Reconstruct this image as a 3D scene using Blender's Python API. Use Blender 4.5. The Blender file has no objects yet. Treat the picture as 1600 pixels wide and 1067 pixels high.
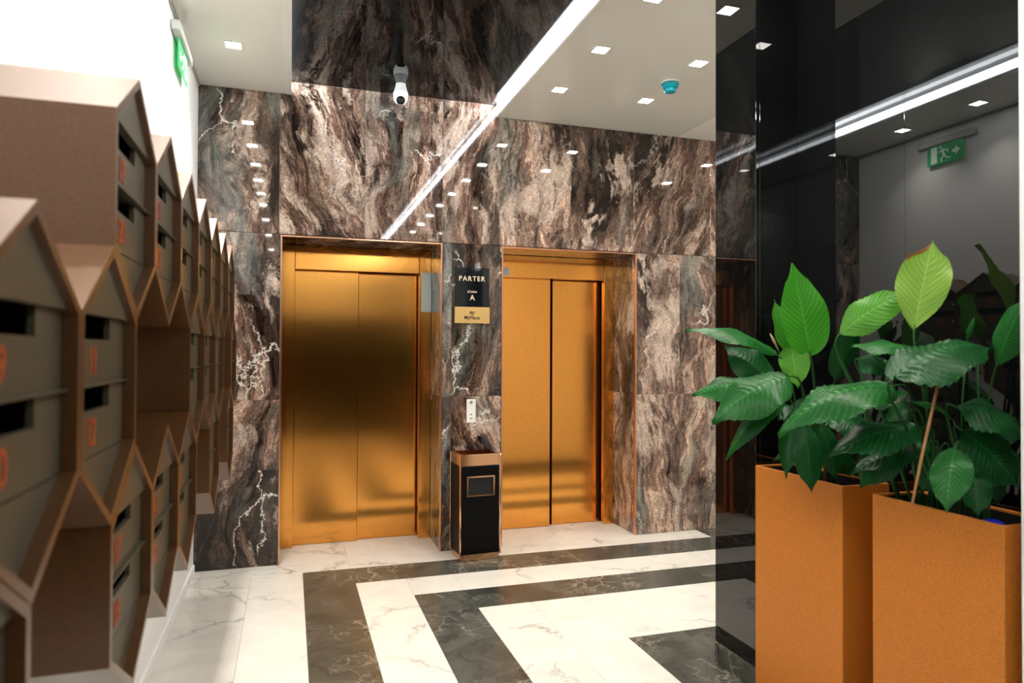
import bpy, bmesh, math, random
from mathutils import Vector, Matrix, Quaternion

random.seed(7)
SC = bpy.context.scene
COL = SC.collection

# ------------------------------------------------------------------ camera
F_PX, YAW, PITCH, ROLL, CAM_Z = 1090.75, 0.3077, 0.0143, 0.0044, 1.45
cy, sy, cp, sp = math.cos(YAW), math.sin(YAW), math.cos(PITCH), math.sin(PITCH)
FWD = Vector((sy * cp, cy * cp, sp))
R0 = Vector((cy, -sy, 0)); U0 = R0.cross(FWD)
RIGHT = R0 * math.cos(ROLL) + U0 * math.sin(ROLL)
UP = U0 * math.cos(ROLL) - R0 * math.sin(ROLL)
CAMP = Vector((0, 0, CAM_Z))
cam_d = bpy.data.cameras.new('camera')
cam_d.sensor_width = 36.0
cam_d.lens = F_PX * 36.0 / 1600.0
cam_d.clip_start = 0.05
cam_d.dof.use_dof = True
cam_d.dof.focus_distance = 4.9
cam_d.dof.aperture_fstop = 3.2
cam = bpy.data.objects.new('camera', cam_d)
COL.objects.link(cam)
m = Matrix.Identity(4)
for i in range(3):
    m[i][0] = RIGHT[i]; m[i][1] = UP[i]; m[i][2] = -FWD[i]; m[i][3] = CAMP[i]
cam.matrix_world = m
SC.camera = cam

# ------------------------------------------------------------------ world, exposure, light levels
wd = bpy.data.worlds.new('world'); SC.world = wd
wd.use_nodes = True
wd.node_tree.nodes['Background'].inputs[0].default_value = (0.9, 0.95, 1.0, 1)
wd.node_tree.nodes['Background'].inputs[1].default_value = 0.02
SC.view_settings.view_transform = 'Standard'
SC.view_settings.look = 'None'
SC.view_settings.exposure = 0.56
SC.view_settings.gamma = 1.0
SC.view_settings.use_curve_mapping = False
DOWNLIGHT_POWER = 90.0
BULB_WATT = 3.6
LED_POWER = 50.0


def at(px, py, Y):
    """point on the plane y = Y that the photograph shows at pixel px, py"""
    v = RIGHT * ((px - 800) / F_PX) - UP * ((py - 533.5) / F_PX) + FWD
    return CAMP + v * (Y / v.y)


# ------------------------------------------------------------------ materials
def mat(name):
    mt = bpy.data.materials.new(name)
    mt.use_nodes = True
    nt = mt.node_tree
    return mt, nt, nt.nodes['Principled BSDF']


def N(nt, typ, **kw):
    n = nt.nodes.new(typ)
    for k, v in kw.items():
        if k in n.inputs:
            n.inputs[k].default_value = v
        else:
            setattr(n, k, v)
    return n


def plain(name, col, rough=0.5, metal=0.0, ior=1.45, emit=None, estr=0.0, spec=None, grain=0.0, grain_scale=60.0, bump=0.0, coat=0.0):
    mt, nt, b = mat(name)
    b.inputs['Base Color'].default_value = (*col, 1)
    b.inputs['Roughness'].default_value = rough
    b.inputs['Metallic'].default_value = metal
    b.inputs['IOR'].default_value = ior
    if coat:
        b.inputs['Coat Weight'].default_value = coat
        b.inputs['Coat Roughness'].default_value = .25
    if spec is not None:
        b.inputs['Specular IOR Level'].default_value = spec
    if emit:
        b.inputs['Emission Color'].default_value = (*emit, 1)
        b.inputs['Emission Strength'].default_value = estr
    if grain or bump:
        tc = N(nt, 'ShaderNodeTexCoord')
        no = N(nt, 'ShaderNodeTexNoise', Scale=grain_scale, Detail=3.0)
        nt.links.new(tc.outputs['Object'], no.inputs['Vector'])
        if grain:
            r = N(nt, 'ShaderNodeValToRGB')
            r.color_ramp.elements[0].position = 0.3
            r.color_ramp.elements[1].position = 0.7
            r.color_ramp.elements[0].color = (*[c * (1 - grain) for c in col], 1)
            r.color_ramp.elements[1].color = (*[min(1, c * (1 + grain)) for c in col], 1)
            nt.links.new(no.outputs['Fac'], r.inputs['Fac'])
            nt.links.new(r.outputs['Color'], b.inputs['Base Color'])
        if bump:
            bp = N(nt, 'ShaderNodeBump', Strength=bump, Distance=0.002)
            nt.links.new(no.outputs['Fac'], bp.inputs['Height'])
            nt.links.new(bp.outputs['Normal'], b.inputs['Normal'])
    return mt


def ramp(nt, stops, interp='LINEAR'):
    r = N(nt, 'ShaderNodeValToRGB')
    cr = r.color_ramp
    cr.interpolation = interp
    while len(cr.elements) < len(stops):
        cr.elements.new(0.5)
    for e, (p, c) in zip(cr.elements, stops):
        e.position = p
        e.color = (*c, 1) if len(c) == 3 else c
    return r


def offset_coord(nt):
    """object coordinates shifted by a random amount per object, so every slab has its own veins"""
    tc = N(nt, 'ShaderNodeTexCoord')
    oi = N(nt, 'ShaderNodeObjectInfo')
    mul = N(nt, 'ShaderNodeVectorMath', operation='MULTIPLY')
    mul.inputs[1].default_value = (31.0, 57.0, 43.0)
    cmb = N(nt, 'ShaderNodeCombineXYZ')
    for i in range(3):
        nt.links.new(oi.outputs['Random'], cmb.inputs[i])
    nt.links.new(cmb.outputs[0], mul.inputs[0])
    add = N(nt, 'ShaderNodeVectorMath', operation='ADD')
    nt.links.new(tc.outputs['Object'], add.inputs[0])
    nt.links.new(mul.outputs[0], add.inputs[1])
    return add, oi


def mixrgb(nt, fac, a, b, blend='MIX'):
    mx = N(nt, 'ShaderNodeMix', data_type='RGBA', blend_type=blend)
    for sock, v in ((0, fac), (6, a), (7, b)):
        if hasattr(v, 'links'):
            nt.links.new(v, mx.inputs[sock])
        elif sock == 0:
            mx.inputs[0].default_value = v
        else:
            mx.inputs[sock].default_value = (*v, 1)
    return mx.outputs[2]


def brown_marble(name, pool=0.0, cream=0.0, crack=0.0, grey=0.0, tilt=.35):
    """pool: more dark ground; cream, crack, grey: more of each"""
    mt, nt, b = mat(name)
    add, oi = offset_coord(nt)
    L = nt.links.new

    def noise(src, **kw):
        n = N(nt, 'ShaderNodeTexNoise', **kw)
        L(src, n.inputs['Vector'])
        return n.outputs['Fac'], n.outputs['Color']

    def vmul(src, v):
        n = N(nt, 'ShaderNodeVectorMath', operation='MULTIPLY'); n.inputs[1].default_value = v
        L(src, n.inputs[0])
        return n.outputs[0]

    def vadd(p, q):
        n = N(nt, 'ShaderNodeVectorMath', operation='ADD')
        L(p, n.inputs[0]); L(q, n.inputs[1])
        return n.outputs[0]

    def fmul(p, q):
        n = N(nt, 'ShaderNodeMath', operation='MULTIPLY')
        L(p, n.inputs[0]); L(q, n.inputs[1])
        return n.outputs[0]

    def rmp(src, stops):
        r = ramp(nt, stops); L(src, r.inputs['Fac'])
        return r.outputs['Color']

    vr = N(nt, 'ShaderNodeVectorRotate', rotation_type='Y_AXIS')
    mr = N(nt, 'ShaderNodeMapRange'); mr.inputs[3].default_value = -tilt; mr.inputs[4].default_value = tilt
    rr = N(nt, 'ShaderNodeMath', operation='MULTIPLY'); rr.inputs[1].default_value = 7.31
    L(oi.outputs['Random'], rr.inputs[0])
    rf = N(nt, 'ShaderNodeMath', operation='FRACT'); L(rr.outputs[0], rf.inputs[0])
    L(rf.outputs[0], mr.inputs[0]); L(mr.outputs[0], vr.inputs['Angle'])
    L(add.outputs[0], vr.inputs['Vector'])
    o = vr.outputs[0]
    # slow bends of the bedding, then finer wobble
    _, w1 = noise(o, Scale=1.15, Detail=2.0, Roughness=.5)
    _, w2 = noise(o, Scale=6.0, Detail=5.0, Roughness=.68)
    wa = vadd(vadd(o, vmul(w1, (.50, .50, .45))), vmul(w2, (.075, .075, .09)))
    st = vmul(wa, (1.0, 1.0, .15))
    st2 = vmul(wa, (1.0, 1.0, .26))
    # bedding tones
    f1, _ = noise(st, Scale=8.5, Detail=9.0, Roughness=.68, Distortion=.15)
    c = rmp(f1, [(.29, (.010, .007, .006)), (.38, (.045, .028, .021)), (.44, (.20, .135, .105)), (.47, (.075, .047, .036)), (.52, (.25, .15, .115)),
                 (.555, (.49, .365, .285)), (.585, (.24, .165, .13)), (.63, (.34, .25, .205)), (.70, (.69, .57, .475))])
    # brown black pools
    f3, _ = noise(st2, Scale=2.6, Detail=6.0, Roughness=.62)
    c = mixrgb(nt, 1.0, c, rmp(f3, [(.39 + pool, (.10, .085, .075)), (.47 + pool, (.62, .59, .57)), (.60 + pool, (1.4, 1.36, 1.32))]), 'MULTIPLY')
    # pale lens shaped bodies
    f5, _ = noise(vmul(wa, (1.0, 1.0, .42)), Scale=4.6, Detail=7.0, Roughness=.7)
    c = mixrgb(nt, rmp(f5, [(.57 - cream, (0, 0, 0)), (.63 - cream, (.85, .85, .85))]), c, rmp(f1, [(.35, (.30, .22, .18)), (.5, (.58, .46, .375)), (.6, (.40, .30, .25))]))
    # grey green patches
    f4, _ = noise(st2, Scale=3.4, Detail=5.0, Roughness=.6)
    c = mixrgb(nt, rmp(f4, [(.55 - grey, (0, 0, 0)), (.66 - grey, (.85, .85, .85))]), c, rmp(f1, [(.35, (.05, .052, .045)), (.6, (.24, .24, .21))]))
    # dark hair lines along the bedding
    f7, _ = noise(st, Scale=26.0, Detail=5.0, Roughness=.6)
    c = mixrgb(nt, .85, c, rmp(f7, [(.36, (.30, .27, .25)), (.46, (1, 1, 1)), (.62, (1.1, 1.08, 1.05)), (.70, (1.55, 1.5, 1.42))]), 'MULTIPLY')
    # white cracks, only here and there
    vo = N(nt, 'ShaderNodeTexVoronoi', feature='DISTANCE_TO_EDGE', Scale=2.0)
    _, w3 = noise(o, Scale=11.0, Detail=4.0, Roughness=.65)
    L(vmul(vadd(wa, vmul(w3, (.12, .12, .12))), (1.0, 1.0, .6)), vo.inputs['Vector'])
    fc, _ = noise(o, Scale=2.1, Detail=3.0)
    c = mixrgb(nt, fmul(rmp(vo.outputs['Distance'], [(.0, (1, 1, 1)), (.003, (.85, .85, .85)), (.010, (0, 0, 0))]), rmp(fc, [(.55 - crack, (0, 0, 0)), (.62 - crack, (1, 1, 1))])), c, (.74, .69, .63))
    # crystals
    f6, _ = noise(o, Scale=85.0, Detail=3.0, Roughness=.7)
    c = mixrgb(nt, .8, c, rmp(f6, [(.30, (.45, .45, .45)), (.5, (1, 1, 1)), (.70, (1.7, 1.65, 1.6))]), 'MULTIPLY')
    L(c, b.inputs['Base Color'])
    b.inputs['Roughness'].default_value = 0.035
    b.inputs['IOR'].default_value = 1.55
    return mt


def vein_marble(name, base, lowc, vein, vscale, thin, rough, strength=1.0):
    mt, nt, b = mat(name)
    add, oi = offset_coord(nt)
    L = nt.links.new
    wn = N(nt, 'ShaderNodeTexNoise', Scale=2.2, Detail=6.0, Roughness=.6)
    L(add.outputs[0], wn.inputs['Vector'])
    wm = N(nt, 'ShaderNodeVectorMath', operation='MULTIPLY'); wm.inputs[1].default_value = (.7, .7, .7)
    L(wn.outputs['Color'], wm.inputs[0])
    wa = N(nt, 'ShaderNodeVectorMath', operation='ADD')
    L(add.outputs[0], wa.inputs[0]); L(wm.outputs[0], wa.inputs[1])
    vo = N(nt, 'ShaderNodeTexVoronoi', feature='DISTANCE_TO_EDGE', Scale=vscale)
    L(wa.outputs[0], vo.inputs['Vector'])
    rv = ramp(nt, [(.0, (1, 1, 1)), (thin * .35, (.55, .55, .55)), (thin, (.12, .12, .12)), (thin * 3, (0, 0, 0))])
    L(vo.outputs['Distance'], rv.inputs['Fac'])
    n5 = N(nt, 'ShaderNodeTexNoise', Scale=1.9, Detail=4.0)
    L(add.outputs[0], n5.inputs['Vector'])
    rk = ramp(nt, [(.44, (0, 0, 0)), (.62, (strength,) * 3)])
    L(n5.outputs['Fac'], rk.inputs['Fac'])
    fk = N(nt, 'ShaderNodeMath', operation='MULTIPLY')
    L(rv.outputs['Color'], fk.inputs[0]); L(rk.outputs['Color'], fk.inputs[1])
    n1 = N(nt, 'ShaderNodeTexNoise', Scale=3.0, Detail=7.0, Roughness=.65, Distortion=.6)
    L(wa.outputs[0], n1.inputs['Vector'])
    r1 = ramp(nt, [(.34, lowc), (.62, base)])
    L(n1.outputs['Fac'], r1.inputs['Fac'])
    c = mixrgb(nt, fk.outputs[0], r1.outputs['Color'], vein)
    L(c, b.inputs['Base Color'])
    b.inputs['Roughness'].default_value = rough
    b.inputs['IOR'].default_value = 1.5
    return mt


def copper_brushed(name, col, rough, aniso):
    mt, nt, b = mat(name)
    L = nt.links.new
    b.inputs['Metallic'].default_value = 1.0
    b.inputs['Anisotropic'].default_value = aniso
    b.inputs['Anisotropic Rotation'].default_value = 0.0
    tc = N(nt, 'ShaderNodeTexCoord')
    no = N(nt, 'ShaderNodeTexNoise', Scale=230.0, Detail=2.0)
    L(tc.outputs['Object'], no.inputs['Vector'])
    r = ramp(nt, [(.3, tuple(c * .84 for c in col)), (.7, tuple(min(1, c * 1.12) for c in col))])
    L(no.outputs['Fac'], r.inputs['Fac']); L(r.outputs['Color'], b.inputs['Base Color'])
    b.inputs['Roughness'].default_value = rough
    tg = N(nt, 'ShaderNodeTangent', direction_type='UV_MAP')
    L(tg.outputs[0], b.inputs['Tangent'])
    return mt


def leaf_mat(name, dark, mid, pale, trans=0.25, tipbrown=False):
    mt, nt, b = mat(name)
    L = nt.links.new
    uv = N(nt, 'ShaderNodeUVMap')
    sep = N(nt, 'ShaderNodeSeparateXYZ')
    L(uv.outputs[0], sep.inputs[0])
    ab = N(nt, 'ShaderNodeMath', operation='SUBTRACT'); ab.inputs[1].default_value = .5
    L(sep.outputs[0], ab.inputs[0])
    ab2 = N(nt, 'ShaderNodeMath', operation='ABSOLUTE'); L(ab.outputs[0], ab2.inputs[0])
    # side veins: fine lines that sweep towards the tip
    ma = N(nt, 'ShaderNodeMath', operation='MULTIPLY_ADD'); ma.inputs[1].default_value = -.55
    L(ab2.outputs[0], ma.inputs[0]); L(sep.outputs[1], ma.inputs[2])
    ms = N(nt, 'ShaderNodeMath', operation='MULTIPLY'); ms.inputs[1].default_value = 2 * math.pi * 15
    L(ma.outputs[0], ms.inputs[0])
    si = N(nt, 'ShaderNodeMath', operation='SINE'); L(ms.outputs[0], si.inputs[0])
    rr = ramp(nt, [(.0, dark), (.55, mid), (1.0, pale)])
    hf = N(nt, 'ShaderNodeMath', operation='MULTIPLY_ADD'); hf.inputs[1].default_value = .17; hf.inputs[2].default_value = .3
    L(si.outputs[0], hf.inputs[0])
    tc = N(nt, 'ShaderNodeTexCoord')
    no = N(nt, 'ShaderNodeTexNoise', Scale=14.0, Detail=5.0)
    L(tc.outputs['Object'], no.inputs['Vector'])
    ad = N(nt, 'ShaderNodeMath', operation='MULTIPLY_ADD'); ad.inputs[1].default_value = .5
    L(no.outputs['Fac'], ad.inputs[0]); L(hf.outputs[0], ad.inputs[2])
    sb = N(nt, 'ShaderNodeMath', operation='SUBTRACT'); sb.inputs[1].default_value = .15
    L(ad.outputs[0], sb.inputs[0]); L(sb.outputs[0], rr.inputs['Fac'])
    mr = ramp(nt, [(.0, (.7, .7, .7)), (.012, (.5, .5, .5)), (.026, (0, 0, 0))])
    L(ab2.outputs[0], mr.inputs['Fac'])
    col = mixrgb(nt, mr.outputs['Color'], rr.outputs['Color'], tuple(c * .8 + d * .2 for c, d in zip(pale, mid)))
    if tipbrown:
        tp = N(nt, 'ShaderNodeMath', operation='MULTIPLY_ADD'); tp.inputs[1].default_value = .16
        L(no.outputs['Fac'], tp.inputs[0])
        tp2 = N(nt, 'ShaderNodeMath', operation='MULTIPLY_ADD'); tp2.inputs[1].default_value = -.55
        L(sep.outputs[0], tp2.inputs[0]); L(sep.outputs[1], tp2.inputs[2])
        L(tp2.outputs[0], tp.inputs[2])
        tr = ramp(nt, [(.77, (0, 0, 0)), (.80, (1, 1, 1))])
        L(tp.outputs[0], tr.inputs['Fac'])
        col = mixrgb(nt, tr.outputs['Color'], col, (.22, .09, .02))
    L(col, b.inputs['Base Color'])
    b.inputs['Roughness'].default_value = .34
    b.inputs['Specular IOR Level'].default_value = .17
    tb = N(nt, 'ShaderNodeBsdfTranslucent'); L(col, tb.inputs['Color'])
    mx = N(nt, 'ShaderNodeMixShader'); mx.inputs[0].default_value = trans
    L(b.outputs[0], mx.inputs[1]); L(tb.outputs[0], mx.inputs[2])
    L(mx.outputs[0], nt.nodes['Material Output'].inputs['Surface'])
    return mt


M = dict(
    white_wall=plain('white_wall_paint', (.86, .86, .84), .6),
    ceiling=plain('white_stretch_ceiling', (.80, .80, .745), .12, spec=.35),
    ceiling_b=plain('bright_ceiling_paint', (.86, .84, .79), .6),
    black_ceiling=plain('black_gloss_ceiling', (.004, .004, .004), .015, ior=1.42, spec=.32),
    led=plain('led_strip', (.9, .95, 1), .5, emit=(.93, .97, 1.0), estr=LED_POWER),
    diffuser=plain('led_diffuser', (.9, .93, .95), .5, emit=(.93, .97, 1.0), estr=11.0),
    lamp=plain('downlight_lens', (1, 1, 1), .5, emit=(1.0, .96, .88), estr=DOWNLIGHT_POWER),
    metal_white=plain('white_painted_metal', (.8, .8, .78), .35),
    marble=brown_marble('brown_flowing_marble', .01, .03, -.02, .0),
    marble_dark=brown_marble('brown_marble_dark', .10, -.02, .12, .02, .2),
    marble_pale=brown_marble('brown_marble_pale', -.04, .07, -.02, .02, .2),
    marble_grey=brown_marble('brown_marble_grey', .045, .03, .05, .06, .2),
    joint=plain('pale_joint', (.42, .37, .32), .7),
    tile_white=vein_marble('white_veined_marble', (.735, .70, .635), (.645, .615, .56), (.30, .30, .28), 1.3, .020, .18, 1.0),
    tile_dark=vein_marble('dark_veined_marble', (.088, .088, .074), (.026, .029, .026), (.36, .32, .26), 6.5, .030, .22, 1.0),
    grout=plain('grey_grout', (.30, .29, .26), .8),
    black_glass=plain('black_glass', (.003, .0035, .0035), .012, ior=1.6),
    dark=plain('dark_void', (.006, .006, .006), .7),
    copper=copper_brushed('brushed_copper', (.90, .40, .085), .15, .8),
    copper_trim=plain('copper_trim', (.72, .40, .26), .22, 1.0),
    gold=plain('polished_rose_gold', (.80, .46, .26), .12, 1.0),
    black_gloss=plain('black_gloss_paint', (.003, .003, .003), .4, spec=.12),
    black_matte=plain('black_matte', (.004, .004, .004), .6),
    steel=plain('pale_steel', (.62, .70, .66), .35, .2),
    white_plastic=plain('white_plastic', (.85, .86, .84), .3),
    grey_plastic=plain('grey_plastic', (.5, .52, .5), .4),
    teal=plain('teal_plastic', (.0, .33, .42), .3),
    lens=plain('camera_lens', (.01, .012, .01), .08),
    sign_black=plain('black_acrylic', (.004, .005, .007), .05),
    sign_gold=plain('brushed_gold_plate', (.80, .52, .20), .38, .75, grain=.1, grain_scale=200),
    sign_text=plain('cream_lettering', (.85, .70, .52), .4),
    sign_dark_text=plain('dark_lettering', (.015, .008, .008), .5),
    green_sign=plain('green_acrylic', (.05, .45, .16), .25, emit=(.10, .9, .30), estr=.2),
    white_sign=plain('white_pictogram', (.9, .95, .9), .4, emit=(.8, 1, .85), estr=.3),
    shell=plain('bronze_brown_shell', (.120, .050, .015), .34, .25, grain=.15, grain_scale=140, coat=.6),
    shell_in=plain('dark_inside', (.012, .011, .012), .6),
    taupe=plain('taupe_door_paint', (.105, .092, .060), .36, .25, grain=.12, grain_scale=160),
    orange=plain('orange_numerals', (.42, .075, .012), .5),
    planter=plain('rust_orange_planter', (.52, .165, .014), .55, .0, grain=.20, grain_scale=220, bump=.25),
    soil=plain('dark_soil', (.012, .009, .006), .9, grain=.5, grain_scale=80, bump=.8),
    blue=plain('blue_liner', (.015, .02, .55), .4),
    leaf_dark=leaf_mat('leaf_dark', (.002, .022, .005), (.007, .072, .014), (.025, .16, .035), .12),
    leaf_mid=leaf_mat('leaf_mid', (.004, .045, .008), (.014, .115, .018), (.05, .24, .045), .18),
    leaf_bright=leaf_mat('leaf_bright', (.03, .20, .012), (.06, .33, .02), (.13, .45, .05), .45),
    leaf_pale=leaf_mat('leaf_pale', (.15, .32, .035), (.25, .44, .06), (.40, .58, .13), .45, True),
    leaf_lime=leaf_mat('leaf_lime', (.05, .22, .02), (.11, .34, .035), (.24, .50, .09), .4),
    stem=plain('green_stem', (.012, .065, .010), .5, spec=.3),
    dry=plain('dry_brown_stalk', (.33, .15, .055), .7),
    tan=plain('tan_spadix', (.45, .36, .18), .7),
)


# ------------------------------------------------------------------ mesh helpers
WORLD = {}


def link(o, parent=None, loc=(0, 0, 0)):
    """loc is a world position; objects carry no rotation, so a child only needs the offset"""
    COL.objects.link(o)
    loc = Vector(loc)
    WORLD[o.name] = loc.copy()
    if parent is not None:
        o.parent = parent
        o.location = loc - WORLD[parent.name]
    else:
        o.location = loc
    return o


def empty(name, loc, label=None, cat=None, group=None, kind=None):
    o = bpy.data.objects.new(name, None)
    o.empty_display_size = .1
    link(o, None, loc)
    tag(o, label, cat, group, kind)
    return o


def tag(o, label=None, cat=None, group=None, kind=None):
    for k, v in (('label', label), ('category', cat), ('group', group), ('kind', kind)):
        if v:
            o[k] = v
    return o


class MB:
    """collects world-space geometry for one object"""
    def __init__(self):
        self.v, self.f, self.uv, self.sm, self.mi = [], [], {}, [], []
        self.cur = 0

    def add(self, verts, faces, smooth=False):
        n = len(self.v)
        self.v += [Vector(p) for p in verts]
        for f in faces:
            self.f.append([i + n for i in f]); self.sm.append(smooth); self.mi.append(self.cur)
        return self

    def box(self, a, b, ch=0.0):
        x0, y0, z0 = [min(a[i], b[i]) for i in range(3)]
        x1, y1, z1 = [max(a[i], b[i]) for i in range(3)]
        if ch <= 0:
            vs = [(x, y, z) for x in (x0, x1) for y in (y0, y1) for z in (z0, z1)]
            fs = [(0, 1, 3, 2), (4, 6, 7, 5), (0, 4, 5, 1), (2, 3, 7, 6), (0, 2, 6, 4), (1, 5, 7, 3)]
            return self.add(vs, fs)
        bm = bmesh.new()
        r = bmesh.ops.create_cube(bm, size=1.0)
        for v in bm.verts:
            v.co = Vector((x0 + (v.co.x + .5) * (x1 - x0), y0 + (v.co.y + .5) * (y1 - y0), z0 + (v.co.z + .5) * (z1 - z0)))
        bmesh.ops.bevel(bm, geom=bm.edges[:], offset=ch, segments=1, affect='EDGES', profile=.5)
        bm.verts.index_update()
        self.add([v.co.copy() for v in bm.verts], [[v.index for v in f.verts] for f in bm.faces])
        bm.free()
        return self

    def prism(self, pts, x0, x1, axis=0):
        """extrude a 2D outline along an axis; outline in the other two axes in order"""
        n = len(pts)
        def mk(p, t):
            q = [p[0], p[1]]; q.insert(axis, t); return q
        vs = [mk(p, x0) for p in pts] + [mk(p, x1) for p in pts]
        fs = [list(range(n))[::-1], list(range(n, 2 * n))] + [[i, (i + 1) % n, n + (i + 1) % n, n + i] for i in range(n)]
        return self.add(vs, fs)

    def ring_prism(self, outer, inner, x0, x1, axis=0):
        n = len(outer)
        def mk(p, t):
            q = [p[0], p[1]]; q.insert(axis, t); return q
        vs = [mk(p, t) for t in (x0, x1) for ring in (outer, inner) for p in ring]
        fs = []
        for i in range(n):
            j = (i + 1) % n
            o0, o1, i0, i1 = i, j, n + i, n + j
            O0, O1, I0, I1 = 2 * n + i, 2 * n + j, 3 * n + i, 3 * n + j
            fs += [(o0, o1, i1, i0), (O0, I0, I1, O1), (o0, O0, O1, o1), (i0, i1, I1, I0)]
        return self.add(vs, fs)

    def tube(self, pts, radii, n=8):
        pts = [Vector(p) for p in pts]
        if not hasattr(radii, '__len__'):
            radii = [radii] * len(pts)
        vs, fs = [], []
        ref = Vector((.3, .2, .93)).normalized()
        for k, p in enumerate(pts):
            t = (pts[min(k + 1, len(pts) - 1)] - pts[max(k - 1, 0)]).normalized()
            a = t.cross(ref)
            if a.length < .1:
                a = t.cross(Vector((1, 0, 0)))
            a.normalize(); b = t.cross(a)
            for i in range(n):
                an = 2 * math.pi * i / n
                vs.append(p + (a * math.cos(an) + b * math.sin(an)) * radii[k])
        for k in range(len(pts) - 1):
            for i in range(n):
                j = (i + 1) % n
                fs.append((k * n + i, k * n + j, (k + 1) * n + j, (k + 1) * n + i))
        fs.append(list(range(n))[::-1]); fs.append([(len(pts) - 1) * n + i for i in range(n)])
        return self.add(vs, fs, True)

    def lathe(self, prof, c, axis, n=24):
        """prof: (radius, height) along the unit vector axis from c"""
        axis = Vector(axis).normalized(); c = Vector(c)
        a = axis.cross(Vector((0, 0, 1)))
        if a.length < .1:
            a = axis.cross(Vector((1, 0, 0)))
        a.normalize(); b = axis.cross(a)
        vs, fs = [], []
        for r, h in prof:
            for i in range(n):
                an = 2 * math.pi * i / n
                vs.append(c + axis * h + (a * math.cos(an) + b * math.sin(an)) * max(r, 1e-4))
        for k in range(len(prof) - 1):
            for i in range(n):
                j = (i + 1) % n
                fs.append((k * n + i, k * n + j, (k + 1) * n + j, (k + 1) * n + i))
        fs.append(list(range(n))[::-1]); fs.append([(len(prof) - 1) * n + i for i in range(n)])
        return self.add(vs, fs, True)

    def build(self, name, material, parent=None, origin=None, uvxz=False):
        if origin is None:
            lo = Vector([min(v[i] for v in self.v) for i in range(3)])
            hi = Vector([max(v[i] for v in self.v) for i in range(3)])
            origin = (lo + hi) / 2
        origin = Vector(origin)
        me = bpy.data.meshes.new(name)
        me.from_pydata([v - origin for v in self.v], [], self.f)
        for p, s, k in zip(me.polygons, self.sm, self.mi):
            p.use_smooth = s; p.material_index = k
        bm = bmesh.new(); bm.from_mesh(me)
        bmesh.ops.recalc_face_normals(bm, faces=bm.faces[:])
        bm.to_mesh(me); bm.free()
        if uvxz:
            uv = me.uv_layers.new(name='UVMap')
            for l in me.loops:
                co = me.vertices[l.vertex_index].co
                uv.data[l.index].uv = (co.x + co.y, co.z)
        for mm in (material if isinstance(material, (list, tuple)) else [material]):
            me.materials.append(mm)
        o = bpy.data.objects.new(name, me)
        return link(o, parent, origin)


def box(name, a, b, material, parent=None, ch=0.0, uvxz=False):
    return MB().box(a, b, ch).build(name, material, parent, uvxz=uvxz)


# text as flat mesh with a little thickness ---------------------------------
_txt = {}


def text_mesh(s, size, depth=.001, offset=0.0, spacing=1.0):
    key = (s, size, depth, offset, spacing)
    if key in _txt:
        return _txt[key]
    cu = bpy.data.curves.new('lettering', 'FONT')
    cu.body = s; cu.size = size; cu.extrude = depth; cu.align_x = 'CENTER'; cu.align_y = 'CENTER'
    cu.offset = offset; cu.space_character = spacing; cu.resolution_u = 3
    o = bpy.data.objects.new('lettering', cu)
    COL.objects.link(o)
    dg = bpy.context.evaluated_depsgraph_get()
    me = bpy.data.meshes.new_from_object(o.evaluated_get(dg))
    bpy.data.objects.remove(o)
    xs = [v.co.x for v in me.vertices]; ys = [v.co.y for v in me.vertices]
    cxm, cym = (min(xs) + max(xs)) / 2, (min(ys) + max(ys)) / 2
    _txt[key] = [((v.co.x - cxm), (v.co.y - cym), v.co.z) for v in me.vertices], [list(p.vertices) for p in me.polygons]
    return _txt[key]


def text(name, s, size, centre, facing, material, parent, **kw):
    vs, fs = text_mesh(s, size, **kw)
    c = Vector(centre)
    ax = {'-y': (Vector((1, 0, 0)), Vector((0, 0, 1)), Vector((0, -1, 0))),
          '+x': (Vector((0, 1, 0)), Vector((0, 0, 1)), Vector((1, 0, 0)))}[facing]
    return MB().add([c + ax[0] * x + ax[1] * y + ax[2] * z for x, y, z in vs], fs).build(name, material, parent)


# ------------------------------------------------------------------ room dimensions (metres)
XL, YB, ZC, ZB = -.591, 4.992, 3.203, 3.29        # left wall, back wall, white ceiling, black ceiling
YR, XE = -5.0, 6.0                                # rear wall, far end of the side corridor
X0, X1 = 1.912, 2.125                             # column face, niche face on the right
YC0, YC1 = 2.547, 2.848                           # column near and far edge
YP = 1.398                                        # near pilaster's far edge
CL, CR = -.036, 1.465                             # edges of the black ceiling
LEL, LER, REL, RER = -.063, 1.0476, 1.507, 2.6193 # elevator openings
ZF = 2.233                                        # top of the openings
YJ = 5.385                                        # jamb plane

# ------------------------------------------------------------------ walls
wl = box('wall_left', (XL - .15, YR, -.02), (XL, YB + .1, 3.6), M['white_wall']); tag(wl, kind='structure')
bl = box('baseboard_left', (XL, YR, 0), (XL + .012, YB - .022, .055), M['white_wall']); tag(bl, kind='structure')

wb = empty('wall_back', (1.3, YB, 0), kind='structure')
bk = MB()
G = .0012
TH = .02


def slab(x0, x1, z0, z1, m_='marble'):
    return box('marble_slab', (x0 + G, YB, z0 + G), (x1 - G, YB + TH, z1 - G), M[m_], wb, .0012)


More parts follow.
